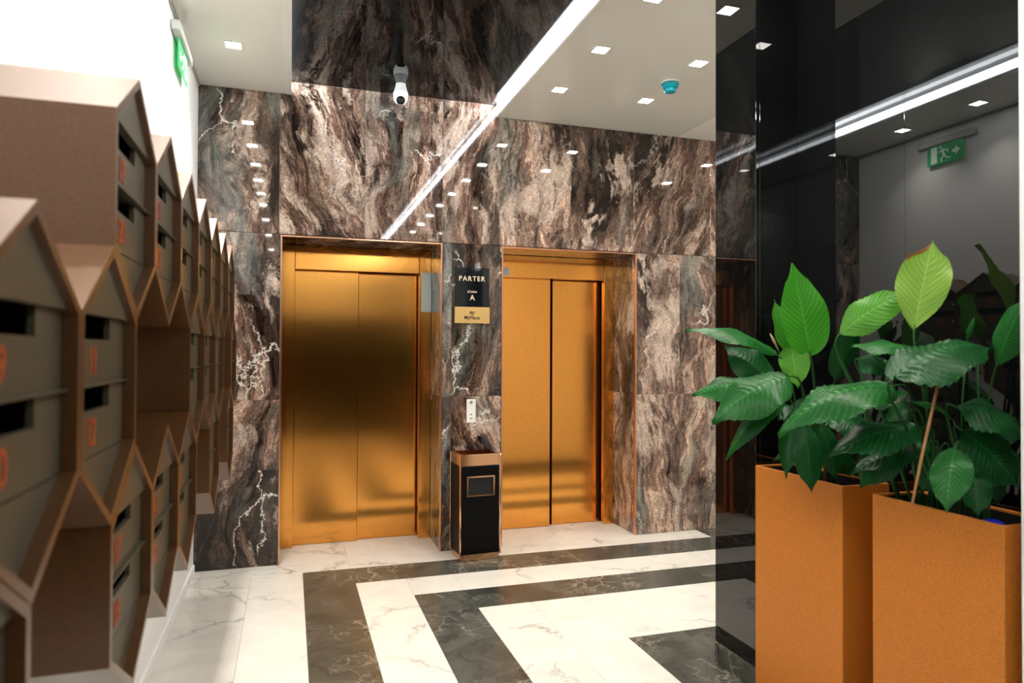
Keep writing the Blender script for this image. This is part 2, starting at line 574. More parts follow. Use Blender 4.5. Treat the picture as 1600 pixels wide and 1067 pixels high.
# backing behind the joints
for a, b in (((XL, YB + .004, 0), (LEL - .002, YB + .10, ZF)), ((LER + TH + .002, YB + .004, 0), (REL - TH - .002, YB + .10, ZF)),
             ((RER + TH + .002, YB + .004, 0), (XE, YB + .10, ZF)), ((XL, YB + .004, ZF + TH + .002), (XE, YB + .10, 3.6))):
    bk.box(a, b)
bk.build('backing', M['joint'], wb)
up = [XL, -.078, .496, 1.051, 1.485, 2.058, 2.60, 3.3, 4.2, 5.1, XE]
for a, b in zip(up[:-1], up[1:]):
    zt = ZB if (a >= -.1 and b <= 1.5) else ZC
    slab(a, b, 2.242, zt, 'marble_grey' if a < -.2 else 'marble_pale' if a in (.496, 1.485) else 'marble')
for z0, z1 in ((0, .645), (.645, 1.116), (1.116, 2.242)):
    slab(XL, LEL - .004, z0, z1, 'marble_grey' if z0 > 1 else 'marble_dark' if z0 < .3 else 'marble')
for x0, x1 in ((LER + .004, 1.122), (1.122, REL - .004)):
    for z0, z1 in ((0, 1.120), (1.120, 2.242)):
        slab(x0, x1, z0, z1, 'marble_grey' if x0 < 1.1 else 'marble_dark' if z0 > 1 else 'marble')
for x0, x1 in ((RER + .004, 3.016), (3.016, 3.7), (3.7, 4.6), (4.6, XE)):
    for z0, z1 in ((0, 1.112), (1.112, 2.242)):
        slab(x0, x1, z0, z1, 'marble_pale')
# marble reveals and soffits of the openings
for xl, xr in ((LEL, LER), (REL, RER)):
    for z0, z1 in ((0, 1.116), (1.116, ZF)):
        box('marble_slab', (xl - TH, YB + TH + .001, z0 + G), (xl, YJ + .06, z1 - G), M['marble'], wb, .001)
        box('marble_slab', (xr, YB + TH + .001, z0 + G), (xr + TH, YJ + .06, z1 - G), M['marble'], wb, .001)
    box('marble_slab', (xl, YB + TH + .001, ZF), (xr, YJ + .06, ZF + TH), M['marble'], wb, .001)

wrear = box('wall_rear', (XL - .15, YR - .1, -.02), (3.0, YR, 3.6), M['white_wall']); tag(wrear, kind='structure')
d1 = empty('door_1', (.66, YR, 0), kind='structure')          # dark glass entrance at the far end of the lobby
for x0, x1 in ((XL + .06, .66), (.66, X0 - .06)):
    dp = box('glass_leaf', (x0 + .004, YR + .002, .01), (x1 - .004, YR + .03, 2.12), M['black_glass'], d1, .002)
box('door_frame', (XL + .01, YR + .001, 2.125), (X0 - .01, YR + .05, 2.18), M['black_gloss'], d1, .002)
for x in (XL + .01, X0 - .05):
    box('door_frame', (x, YR + .001, .0), (x + .04, YR + .05, 2.124), M['black_gloss'], d1, .002)
wend = box('wall_end', (XE, YC1 - .2, -.02), (XE + .1, YB + .1, 3.6), M['white_wall']); tag(wend, kind='structure')

wr = empty('wall_right', (X1, 2.0, 0), kind='structure')
core = MB()
core.box((X0 + .02, YC0 + .02, 0), (X0 + .6, YC1 - .02, 3.6))
core.box((X1 + .02, YR, 0), (X1 + .12, YC0 + .02, 3.6))
core.build('core', M['dark'], wr)
SK = .10                                          # height of the dark marble skirting
box('glass_panel', (X0, YC0, SK), (X0 + .02, YC1, ZC), M['black_glass'], wr, .0015)               # column side
box('glass_panel', (X0 + .0205, YC0, SK), (X1 + .02, YC0 + .02, ZC), M['black_glass'], wr, .0008)  # column front
ys = [YP - .3, 1.98, YC0 - .001]
for a, b in zip(ys[:-1], ys[1:]):
    box('glass_panel', (X1, a + .0004, SK), (X1 + .02, b - .0004, ZC), M['black_glass'], wr, .0006)
box('glass_panel', (X0, YR, SK), (X0 + .02, YP - .36, ZC), M['black_glass'], wr, .001)
box('pilaster', (X0, YP - .355, 0), (X1 - .002, YP, ZC), M['white_wall'], wr, .003)
box('corner_profile', (X0 - .006, YP - .012, 0), (X0 + .012, YP + .004, ZC), M['metal_white'], wr, .002)
box('plaster', (X0 + .02, YC1 - .019, SK), (XE, YC1, ZC + .3), M['white_wall'], wr)
br = empty('baseboard_right', (X0, YC1, 0), kind='structure')
box('skirting_tile', (X0 - .004, YC0 - .006, 0), (X0 + .02, YC1, SK - .001), M['tile_dark'], br, .001)
box('skirting_tile', (X0 + .0205, YC0 - .006, 0), (X1 - .004, YC0 + .02, SK - .001), M['tile_dark'], br, .001)
box('skirting_tile', (X1 - .006, YP + .002, 0), (X1 + .02, YC0 - .007, SK - .001), M['tile_dark'], br, .001)
box('skirting_tile', (X0 - .004, YR, 0), (X0 + .02, YP - .36, SK - .001), M['tile_dark'], br, .001)

# ------------------------------------------------------------------ ceiling
ce = empty('ceiling', (.7, 2.0, ZC), kind='structure')
box('white_panel', (XL, YR, ZC), (CL, YB, ZC + .05), M['ceiling'], ce)
box('white_panel', (CR, YR, ZC), (3.0, YB, ZC + .05), M['ceiling'], ce)
box('side_panel', (3.0, YC1 - .1, ZC), (XE, YB, ZC + .05), M['ceiling_b'], ce)
box('black_panel', (XL, YR, ZB), (CR + .6, YB, ZB + .03), M['black_ceiling'], ce)
for x, s in ((CL, 1), (CR, -1)):
    YL0 = YR + .2
    box('led_diffuser', (x, YL0, ZC + .013), (x + s * .008, YB - .004, ZC + .084), M['diffuser'], ce)
    box('led_strip', (x + s * .0081, YL0, ZC + .032), (x + s * .012, YB - .004, ZC + .058), M['led'], ce)
    box('edge_profile', (x - s * .004, YR, ZC - .004), (x + s * (.030 if s > 0 else .010), YB - .001, ZC + .012), M['metal_white'], ce, .001)
    box('edge_board', (x, YR, ZC + .013), (x + s * .008, YL0 - .002, ZC + .084), M['metal_white'], ce)
tr = box('trim_1', (XL, YR, ZC - .014), (XL + .010, YB - .001, ZC), M['grey_plastic']); tag(tr, kind='structure')

# ------------------------------------------------------------------ floor of single tiles
fl = empty('floor', (.7, 2.0, 0), kind='structure')
box('bed', (XL - .1, YR, -.06), (XE, 5.75, -.010), M['grout'], fl)
TI = .0012
_tm = {}


def tile(x0, x1, y0, y1, dark):
    x0, x1, y0, y1 = max(x0, XL), min(x1, XE), y0, min(y1, 5.60)
    if x1 - x0 < .02 or y1 - y0 < .02:
        return
    key = (round(x1 - x0, 3), round(y1 - y0, 3), dark)
    c = Vector(((x0 + x1) / 2, (y0 + y1) / 2, -.006))
    if key not in _tm:
        o = box('floor_tile', (x0 + TI / 2, y0 + TI / 2, -.012), (x1 - TI / 2, y1 - TI / 2, 0), M['tile_dark' if dark else 'tile_white'], fl, .0006)
        _tm[key] = o.data
        return
    link(bpy.data.objects.new('floor_tile', _tm[key]), fl, c)


MOD, LEN = .3118, .925
CX, CY = .091, 4.775                              # outer corner of the outermost dark band
YCAM = -1.2


def band_row(y0, y1, x0, x1, dark, ph):
    """one course of tiles lying along x"""
    x = x0
    nxt = ph
    while nxt <= x0 + .05:
        nxt += LEN
    while x < x1 - .01:
        e = min(nxt, x1)
        tile(x, e, y0, y1, dark)
        x = e; nxt += LEN


def band_col(x0, x1, y1, y0, dark, ph):
    y = y1
    nxt = ph
    while nxt >= y1 - .05:
        nxt -= LEN
    while y > y0 + .01:
        e = max(nxt, y0)
        tile(x0, x1, e, y, dark)
        y = e; nxt -= LEN


RX = 3.17
# courses between the pattern and the back wall, and in the elevator recesses
band_row(CY, CY + .22, XL, RX, False, .394 - LEN)
band_row(CY, 4.997, RX, XE, True, RX)
band_row(CY + .22, 5.58, LEL - .05, RER + .05, False, .394 - LEN)
# left border columns
band_col(XL, -.225, CY, YCAM, False, 4.2)
band_col(-.225, CX, CY, YCAM, False, 3.9)
# nested L shaped bands: dark, white, dark, white (two courses), dark, white ...
seq = [True, False, True, False, False, True, False, True, False]
for k, dk in enumerate(seq):
    xa, yt = CX + k * MOD, CY - k * MOD
    band_row(yt - MOD, yt, xa + (MOD if dk else MOD), (RX + MOD if k == 0 else XE) if xa < 3.0 else XE, dk, xa + MOD + .62 * (1 if dk else .5))
    tile(xa, xa + MOD, yt - MOD, yt, dk)
    band_col(xa, xa + MOD, yt - MOD, YCAM, dk, yt - MOD - (.9 if dk else .45))
box('rear_floor', (XL, YR, -.012), (3.0, YCAM, 0), M['tile_dark'], fl)  # unseen floor behind the camera, made dark to cut bounced light

# ------------------------------------------------------------------ elevators
def elevator(xl, xr, label, leaf_step, shadow_slit):
    e = empty('elevator', ((xl + xr) / 2, YJ, 0), label, 'elevator', 'elevators in the marble wall')
    jw = .092
    ztop = 2.052
    for a, b in ((xl + .001, xl + jw), (xr - jw, xr - .001)):
        box('jamb', (a, YJ, .002), (b, YJ + .05, ZF - .002), M['copper'], e, .002, True)
    box('header', (xl + jw + .002, YJ + .004, ztop), (xr - jw - .002, YJ + .05, ZF - .002), M['copper'], e, .002, True)
    mid = (xl + xr) / 2
    box('door_leaf', (xl + jw - .01, YJ + .070, .002), (mid + .006, YJ + .100, ztop + .02), M['copper'], e, .003, True)
    box('door_leaf', (mid + shadow_slit, YJ + .070 + leaf_step, .002), (xr - jw + .01, YJ + .100 + leaf_step, ztop + .02), M['copper'], e, .003, True)  # leaf starts late, so a black gap stands in for the shadow line
    box('sill', (xl, YJ + .103, -.002), (xr, YJ + .19, .004), M['copper_trim'], e, .001)
    # thin copper edging round the opening
    t, d = .011, .012
    box('edging', (xl - .004, YB - .006, .001), (xl + t - .004, YB + TH, ZF + .004), M['copper_trim'], e, .001)
    box('edging', (xr - t + .004, YB - .006, .001), (xr + .004, YB + TH, ZF + .004), M['copper_trim'], e, .001)
    box('edging', (xl + t - .0039, YB - .006, ZF - t + .004), (xr - t + .0039, YB + TH, ZF + .004), M['copper_trim'], e, .001)
    sh = MB(); sh.box((xl, YJ + .2, 0), (xr, YJ + .22, ZF)); sh.build('shaft_dark_sheet', M['dark'], e)  # black sheet standing in for the darkness behind the doors
    return e


elevator(LEL, LER, 'left copper elevator with two brushed door leaves, grey panel on its right jamb', .036, .007)
elevator(REL, RER, 'right copper elevator behind the black bin, small sticker on its header', .036, .036)
pn = empty('indicator_panel', (.995, YJ, 1.91), 'tall pale grey-green panel fixed to right jamb of left elevator', 'panel')
box('plate', (.968, YJ - .012, 1.752), (1.0465, YJ - .0005, 2.062), M['steel'], pn, .002)
st = empty('sticker', (1.655, YJ + .003, 2.07), 'small white paper sticker with grey lines on right elevator header', 'sticker')
box('paper', (1.622, YJ + .0022, 2.062), (1.690, YJ + .0038, 2.130), M['white_plastic'], st)
for i, w in enumerate((.04, .036, .04, .026)):
    box('line', (1.634, YJ + .0016, 2.114 - i * .012), (1.634 + w, YJ + .0021, 2.118 - i * .012), M['steel'], st)

# ------------------------------------------------------------------ sign and call panel on the pier
sg = empty('floor_sign', (1.275, YB, 1.86), 'black and gold wall sign reading PARTER between the two elevators', 'sign')
box('black_plate', (1.147, YB - .010, 1.776), (1.404, YB - .001, 2.066), M['sign_black'], sg, .001)
box('gold_plate', (1.143, YB - .013, 1.656), (1.408, YB - .001, 1.7755), M['sign_gold'], sg, .001)
sx = 1.2755
text('lettering', 'PARTER', .050, (sx - .002, YB - .0105, 1.985), '-y', M['sign_text'], sg, depth=.0006, offset=.0004, spacing=1.2)
text('lettering', 'SCARA', .022, (sx - .001, YB - .0105, 1.888), '-y', M['sign_text'], sg, depth=.0006, offset=.0002, spacing=1.1)
text('lettering', 'A', .056, (sx, YB - .0105, 1.845), '-y', M['sign_text'], sg, depth=.0006, offset=.0003)
text('lettering', 'MyPlace', .036, (sx - .003, YB - .0135, 1.694), '-y', M['sign_dark_text'], sg, depth=.0006, offset=.0004)
lg = MB()
for dx, z0, z1 in ((-.018, 1.722, 1.738), (-.010, 1.722, 1.738), (-.002, 1.722, 1.742), (.006, 1.714, 1.742)):
    lg.box((sx + dx - .0024, YB - .0141, z0), (sx + dx + .0024, YB - .0131, z1))
for cxl, r in ((-.014, .004), (-.006, .004), (.012, .006)):
    for k in range(7):
        a0, a1 = math.pi * k / 6, math.pi * (k + .9) / 6
        if cxl > 0:
            a0, a1 = -math.pi / 2 + a0, -math.pi / 2 + a1
        zc = 1.736 if cxl > 0 else 1.738
        p = [(sx + cxl + q * math.cos(a) * 1.0, zc + q * math.sin(a)) for a, q in ((a0, r - .0015), (a0, r + .0018), (a1, r + .0018), (a1, r - .0015))]
        lg.prism([(x, z) for x, z in p], YB - .0141, YB - .0131, axis=1)
lg.build('emblem', M['sign_dark_text'], sg)

cpn = empty('call_panel', (1.272, YB, 1.01), 'slim white elevator call panel with buttons above the bin', 'panel')
box('plate', (1.237, YB - .008, .925), (1.306, YB - .001, 1.098), M['white_plastic'], cpn, .002)
k1 = MB(); k1.lathe([(.011, 0), (.011, .002), (.009, .003)], (1.2715, YB - .008, 1.076), (0, -1, 0), 20)
k1.build('key_switch', M['grey_plastic'], cpn)
for z, s in ((.990, 1), (.962, -1)):
    b = MB(); b.lathe([(.011, 0), (.011, .002), (.010, .003)], (1.2715, YB - .008, z), (0, -1, 0), 20)
    bo = b.build('button', M['white_plastic'], cpn)
    a = MB()
    w, h = .0065, .005
    a.prism([(1.2715 - w, z - s * h), (1.2715, z + s * .0005), (1.2715 + w, z - s * h), (1.2715 + w, z - s * h + s * .0045), (1.2715, z + s * .005), (1.2715 - w, z - s * h + s * .0045)], YB - .0125, YB - .0112, 1)
    a.build('arrow', M['sign_dark_text'], bo)
rg = MB()
pr = [(.0095 * math.cos(t * math.pi / 8), .0095 * math.sin(t * math.pi / 8)) for t in range(16)]
pi_ = [(x * .62, y * .62) for x, y in pr]
rg.ring_prism([(1.2715 + x, 1.076 + y) for x, y in pr], [(1.2715 + x, 1.076 + y) for x, y in pi_], YB - .0122, YB - .0111, 1)
rg.build('ring_mark', M['sign_dark_text'], cpn)

# ------------------------------------------------------------------ bin (built square to its own axes, then turned)
def litter_bin():
    ang = math.radians(4)
    c = Vector((1.262, 4.822, 0))
    e = empty('litter_bin', c, 'black square litter bin with rose gold edges standing between the elevators', 'bin')
    rot = Matrix.Rotation(ang, 3, 'Z')

    def fin(mb, name, material, parent=e):
        mb.v = [c + rot @ v for v in mb.v]
        return mb.build(name, material, parent)
    w, d = .152, .122                             # half sizes
    fin(MB().box((-w + .012, -d + .010, .0), (w - .012, d - .010, .045), .002), 'base', M['gold'])
    body = MB()
    body.box((-w + .004, -d + .004, .045), (w - .004, d - .004, .655), .003)
    bd = fin(body, 'body', M['black_gloss'])
    # tray top: four gold rim walls with a sunk ash tray
    o = [(-w, -d), (w, -d), (w, d), (-w, d)]
    i = [(-w + .014, -d + .014), (w - .014, -d + .014), (w - .014, d - .014), (-w + .014, d - .014)]
    fin(MB().ring_prism([(x * .94, y * .94) for x, y in o], [(x * .93, y * .93) for x, y in i], .656, .735, 2), 'ash_rim', M['gold'])
    fin(MB().box((-w + .02, -d + .02, .656), (w - .02, d - .02, .672)), 'ash_tray', M['gold'])
    for sx_, sy_ in ((-1, -1), (1, -1), (1, 1), (-1, 1)):
        p = MB()
        p.box((sx_ * w - sx_ * .0, sy_ * d, .035), (sx_ * (w - .013), sy_ * (d - .013), .730), .003)
        fin(p, 'corner_strip', M['gold'])
    # opening with gold frame on the front
    z0, z1, xw = .445, .585, .102
    fo = [(-xw, z0), (xw, z0), (xw, z1), (-xw, z1)]
    fi = [(-xw + .010, z0 + .010), (xw - .010, z0 + .010), (xw - .010, z1 - .010), (-xw + .010, z1 - .010)]
    fin(MB().ring_prism(fo, fi, -d - .006, -d + .006, 1), 'opening_frame', M['gold'])
    fin(MB().box((-xw + .011, -d + .0028, z0 + .011), (xw - .011, -d + .0038, z1 - .011)), 'opening_flap', M['black_matte'])
    fin(MB().box((-w + .02, -d + .001, .06), (w - .02, -d + .0035, .425), .001), 'front_panel', M['black_gloss'])


litter_bin()

# ------------------------------------------------------------------ things on the ceiling
DL = [(-.324, y) for y in (4.28, 3.645, 3.01, 2.375, 1.74, 1.105, .1, -1.2, -2.8)]
DR = [(1.702, y) for y in (4.33, 3.68, 3.05, 2.40, 1.75, 1.10, .45, -.2, -1.3, -3.0)] + [(2.345, 4.33), (2.345, 3.67)]
DE = [(3.7, 4.33), (3.7, 3.6), (4.6, 3.9), (5.4, 3.9)]  # unseen row added to brighten the side corridor and its ceiling


def downlight(x, y, label, group):
    o = empty('downlight', (x, y, ZC), label, 'lamp', group)
    h = .040
    sq = lambda r: [(x - r, y - r), (x + r, y - r), (x + r, y + r), (x - r, y + r)]
    MB().ring_prism(sq(h + .010), sq(h), ZC - .005, ZC - .0005, 2).build('frame', M['metal_white'], o)
    MB().box((x - h + .001, y - h + .001, ZC - .004), (x + h - .001, y + h - .001, ZC - .001)).build('lens', M['lamp'], o)
    ld_ = bpy.data.lights.new('bulb', 'AREA')
    ld_.shape = 'SQUARE'; ld_.size = .07; ld_.spread = math.radians(105)
    ld_.energy = BULB_WATT * (1.35 if x < 0 else .22 if y < 1.5 else 1.0); ld_.color = (1.0, .95, .86)
    link(bpy.data.objects.new('bulb', ld_), o, (x, y, ZC - .006))


names = {(1.702, 4.33): 'square downlight of right ceiling, nearest the corner where the light strip meets the wall',
         (1.702, 3.68): 'square downlight of right ceiling along the light strip, second from marble wall',
         (1.702, 3.05): 'square downlight of right ceiling cut by the upper picture edge, third from marble wall',
         (2.345, 4.33): 'square downlight of right ceiling nearest marble wall, just left of teal detector',
         (2.345, 3.67): 'square downlight of right ceiling beyond teal detector, beside the black column',
         (-.324, 4.28): 'only square downlight in view on the narrow left ceiling strip'}
NTH = ['first', 'second', 'third', 'fourth', 'fifth', 'sixth', 'seventh', 'eighth', 'ninth', 'tenth', 'eleventh', 'twelfth', 'thirteenth']
for row in (DL, DR):
    for i, (x, y) in enumerate(row):
        side = 'left' if x < 0 else 'right'
        downlight(x, y, names.get((x, y), 'square downlight of %s ceiling strip, %s from marble wall, overhead outside the picture' % (side, NTH[i])),
                  'downlights in view' if (x, y) in names else 'downlights overhead, %s strip' % side)
for i, (x, y) in enumerate(DE):
    downlight(x, y, 'added square downlight brightening side corridor ceiling, hidden behind black column, %s of four' % NTH[i], 'added downlights of the side corridor')

dt = empty('smoke_detector', (2.335, 3.985, ZC), 'teal round smoke detector on right white ceiling', 'detector')
MB().lathe([(.062, 0), (.064, .006), (.062, .012)], (2.335, 3.985, ZC), (0, 0, -1), 28).build('mount_ring', M['white_plastic'], dt)
MB().lathe([(.056, .0), (.057, .010), (.050, .026), (.046, .030)], (2.335, 3.985, ZC - .012), (0, 0, -1), 28).build('cover', M['teal'], dt)
MB().lathe([(.034, 0), (.036, .006), (.036, .022), (.030, .028), (.004, .030)], (2.335, 3.985, ZC - .042), (0, 0, -1), 24).build('chamber', M['teal'], dt)

# security camera hanging from the black ceiling
scx, scy = .712, 4.80
sc_ = empty('security_camera', (scx, scy, ZB), 'small white dome camera hanging before the marble wall', 'camera')
MB().lathe([(.034, 0), (.034, .004), (.034, .010), (.045, .048), (.046, .056)], (scx, scy, ZB), (0, 0, -1), 28).build('mount', M['grey_plastic'], sc_)
MB().lathe([(.047, 0), (.051, .007), (.050, .042), (.043, .064), (.031, .077), (.014, .084), (.002, .086)], (scx, scy, ZB - .056), (0, 0, -1), 32).build('dome', M['white_plastic'], sc_)
ld = Vector((-.10, -.72, -.62)).normalized()
lc = Vector((scx, scy, ZB - .056 - .040)) - ld * .008
MB().lathe([(.030, .036), (.030, .050), (.026, .053)], lc, ld, 24).build('lens_ring', M['black_gloss'], sc_)
MB().lathe([(.020, .052), (.016, .0565), (.004, .058)], lc, ld, 20).build('lens', M['lens'], sc_)

# exit sign on the left wall
ex = empty('exit_sign', (XL, 4.10, 3.10), 'green emergency exit sign hanging from grey housing high on left wall', 'sign')
MB().box((XL + .001, 3.86, 3.075), (XL + .045, 4.36, 3.125), .006).build('housing', M['grey_plastic'], ex)
pl = box('panel', (XL + .022, 3.96, 2.925), (XL + .028, 4.27, 3.0745), M['green_sign'], ex, .001)
pic = MB()
xx0, xx1 = XL + .0282, XL + .0292
def poly(pts):
    pic.prism([(4.115 + a * .88, 3.0 + b * .88) for a, b in pts], xx0, xx1, 0)
poly([(.040 + .012 * math.cos(k * math.pi / 5), .060 + .012 * math.sin(k * math.pi / 5)) for k in range(10)])
poly([(-.005, -.012), (.018, -.018), (.036, .040), (.012, .044)])
poly([(.020, .044), (.016, .030), (.060, .012), (.064, .022)])
poly([(.020, .044), (-.032, .030), (-.036, .004), (-.026, .002), (-.022, .020), (.018, .030)])
poly([(-.002, -.010), (.014, -.018), (.040, -.040), (.036, -.070), (.026, -.070), (.028, -.044), (.002, -.024)])
poly([(-.004, -.010), (.008, -.020), (-.022, -.050), (-.060, -.052), (-.060, -.042), (-.026, -.040)])
poly([(.075, -.070), (.135, -.070), (.135, .072), (.075, .072)])
poly([(-.150, .000), (-.105, .038), (-.105, .014), (-.075, .014), (-.075, -.014), (-.105, -.014), (-.105, -.038)])
pic.build('pictogram', M['white_sign'], pl)

# ------------------------------------------------------------------ mailboxes: hexagonal houses
W2, RISE, HS = .1995, .125, .250
XF, XBK = -.300, XL + .001


def hexo(off):
    """outline y,z round the house centre (z measured from the peak); off = inset"""
    k = off * math.hypot(RISE, W2) / W2
    w = W2 - off
    s = RISE / W2
    return [(0, -k), (w, -k - s * w), (w, -(2 * RISE + HS) + k + s * w), (0, -(2 * RISE + HS) + k), (-w, -(2 * RISE + HS) + k + s * w), (-w, -k - s * w)]


LIP = .016
HO, HI = hexo(.0006), hexo(LIP)
ZS = -RISE                                        # shoulder
_box_cache = {}


def mailbox_parts():
    d = {}
    def save(name, mb, material, loc=None):
        o = mb.build(name, material)
        d[name + str(len(d))] = o.data; o_loc = o.location.copy()
        bpy.data.objects.remove(o)
        return (name, list(d.values())[-1], o_loc)
    out = []
    m_ = MB(); m_.ring_prism(HO, HI, XBK, XF, 0)
    m_.prism(HO, XBK, XBK + .004, 0)
    out.append(save('shell', m_, M['shell']))
    hx = HI
    wi = hx[1][0] - .0015
    def clip(z0, z1):
        """part of the inner hexagon between two heights"""
        s = RISE / W2
        kt = -hx[0][1]; kb = hx[3][1]
        pts = []
        def half(z):
            a = (-kt - z) / s if z > hx[1][1] else wi
            b = (z - kb) / s if z < hx[2][1] else wi
            return max(0.0, min(a, b, wi))
        zs = sorted({z0, z1} | {z for z in (hx[1][1], hx[2][1]) if z0 < z < z1})
        r = [(half(z), z) for z in zs]; l = [(-half(z), z) for z in zs[::-1]]
        pts = []
        for p in r + l:
            if not pts or (abs(p[0] - pts[-1][0]) + abs(p[1] - pts[-1][1])) > 1e-5:
                pts.append(p)
        if abs(pts[0][0] - pts[-1][0]) + abs(pts[0][1] - pts[-1][1]) < 1e-5:
            pts.pop()
        return pts
    zt = ZS - .002
    m_ = MB(); m_.prism(clip(zt, hx[0][1] - .001), XF - .030, XF - .012, 0)
    out.append(save('gable_panel', m_, M['taupe']))
    dh = .121
    for k in range(2):
        a, b = zt - (k + 1) * dh, zt - k * dh
        sl, sr, sh = -.158, .072, .040            # slot
        m_ = MB()
        m_.cur = 0
        y0, y1 = -wi, wi
        b_ = b - .0015
        a_ = a + .0015
        # plate with the letter slot cut out of its top edge
        m_.prism([(y0, a_), (y1, a_), (y1, b_), (sr, b_), (sr, b_ - sh), (sl, b_ - sh), (sl, b_), (y0, b_)], XF - .032, XF - .022, 0)
        out.append(save('door', m_, M['taupe']))
        # lintel that overhangs the slot
        if k == 1:
            m_ = MB(); m_.prism([(y0, b_ + .0016), (y1, b_ + .0016), (y1, b_ + .0046), (y0, b_ + .0046)], XF - .0219, XF - .012, 0)
            out.append(save('lintel', m_, M['taupe']))
    m_ = MB(); m_.prism(clip(hx[3][1] + .001, zt - 2 * dh - .001), XF - .032, XF - .022, 0)
    out.append(save('base_panel', m_, M['taupe']))
    m_ = MB()
    m_.box((XF - .110, -wi, zt - 2 * dh), (XF - .108, wi, zt))
    m_.box((XF - .110, -wi, zt - dh - .002), (XF - .033, wi, zt - dh))
    out.append(save('compartment', m_, M['shell_in']))
    lk = MB(); lk.lathe([(.009, 0), (.009, .004), (.007, .006)], (XF - .022, -.158, zt - .078), (1, 0, 0), 14)
    out.append(save('lock', lk, M['steel']))
    return out


PARTS = mailbox_parts()
DHT = .121
ordn = ['nearest the camera', 'second from the camera', 'third from the camera', 'fourth from the camera', 'fifth from the camera', 'sixth from the camera', 'last, nearest the marble wall']


def mailbox(y, ztop, label, nums):
    e = empty('mailbox_house', (0, y, ztop), label, 'mailbox', 'house-shaped mailboxes on the left wall')
    doors = []
    for name, me, loc in PARTS:
        if name == 'lock':
            continue
        o = link(bpy.data.objects.new(name, me), e, Vector(loc) + Vector((0, y, ztop)))
        if name == 'door':
            doors.append(o)
    lkp = [p for p in PARTS if p[0] == 'lock'][0]
    for k, (dr, s) in enumerate(zip(doors, nums)):
        link(bpy.data.objects.new('lock', lkp[1]), dr, Vector(lkp[2]) + Vector((0, y, ztop - k * DHT)))
        zc = ztop + ZS - .002 - k * DHT - .078
        text('numeral', s, .066, (XF - .0212, y - .045, zc), '+x', M['orange'], dr, depth=.0008, offset=.001, spacing=.85)


ZA, ZBR, ZCR = 2.010, 1.636, 1.260
rows = [('top', ZA, [1.6 + .4 * k for k in range(7)]),
        ('middle', ZBR, [1.0, 1.4, 2.6, 3.0, 3.4, 4.2]),
        ('bottom', ZCR, [.8, 1.6, 2.0, 2.4, 3.2, 4.0])]
numb = {('middle', 0): ('9', '10'), ('middle', 1): ('11', '12'), ('bottom', 0): ('15', '16'), ('bottom', 1): ('17', '18')}
n = 19
for rn, zt, ysr in rows:
    for i, y in enumerate(ysr):
        if (rn, i) in numb:
            nums = numb[(rn, i)]
        else:
            nums = (str(n), str(n + 1)); n += 2
        pos = ordn[i] if i < len(ysr) - 1 else ordn[6]
        extra = {('top', 0): 'brown house mailbox at top row front with its blank side wall exposed',
                 ('middle', 0): 'brown house mailbox numbered 9 and 10, at the left picture edge',
                 ('bottom', 0): 'brown house mailbox in the lower left picture corner, mostly cut off',
                 }.get((rn, i), 'brown house mailbox in the %s row, %s' % (rn, pos))
        mailbox(y, zt, extra, nums)

# ------------------------------------------------------------------ planters
def planter(x0, x1, y0, y1, zt, label):
    e = empty('planter', ((x0 + x1) / 2, (y0 + y1) / 2, 0), label, 'planter', 'rust orange planters')
    t = .012
    sq = lambda a: [(x0 + a, y0 + a), (x1 - a, y0 + a), (x1 - a, y1 - a), (x0 + a, y1 - a)]
    m_ = MB(); m_.ring_prism(sq(0), sq(t), .0, zt, 2)
    m_.box((x0 + t, y0 + t, .0), (x1 - t, y1 - t, .02))
    o = m_.build('shell', M['planter'], e)
    MB().ring_prism(sq(t + .0005), sq(t + .004), .70, zt - .008, 2).build('inner_black_ring', M['black_matte'], e)  # black ring added so the inside reads dark instead of orange
    bv = o.modifiers.new('bevel', 'BEVEL'); bv.width = .003; bv.segments = 2; bv.limit_method = 'ANGLE'
    return e


ZP = .972
PX0, PX1 = 1.890, 2.105
LP = (2.032, 2.523); RP = (1.437, 1.897)
planter(PX0, PX1, *LP, ZP, 'rust orange planter farther from the camera, against the black column')
planter(PX0, PX1, *RP, ZP, 'rust orange planter nearer the camera, with blue liner, at right edge')

# ------------------------------------------------------------------ plants
CAMDIR = lambda p: (CAMP - Vector(p)).normalized()


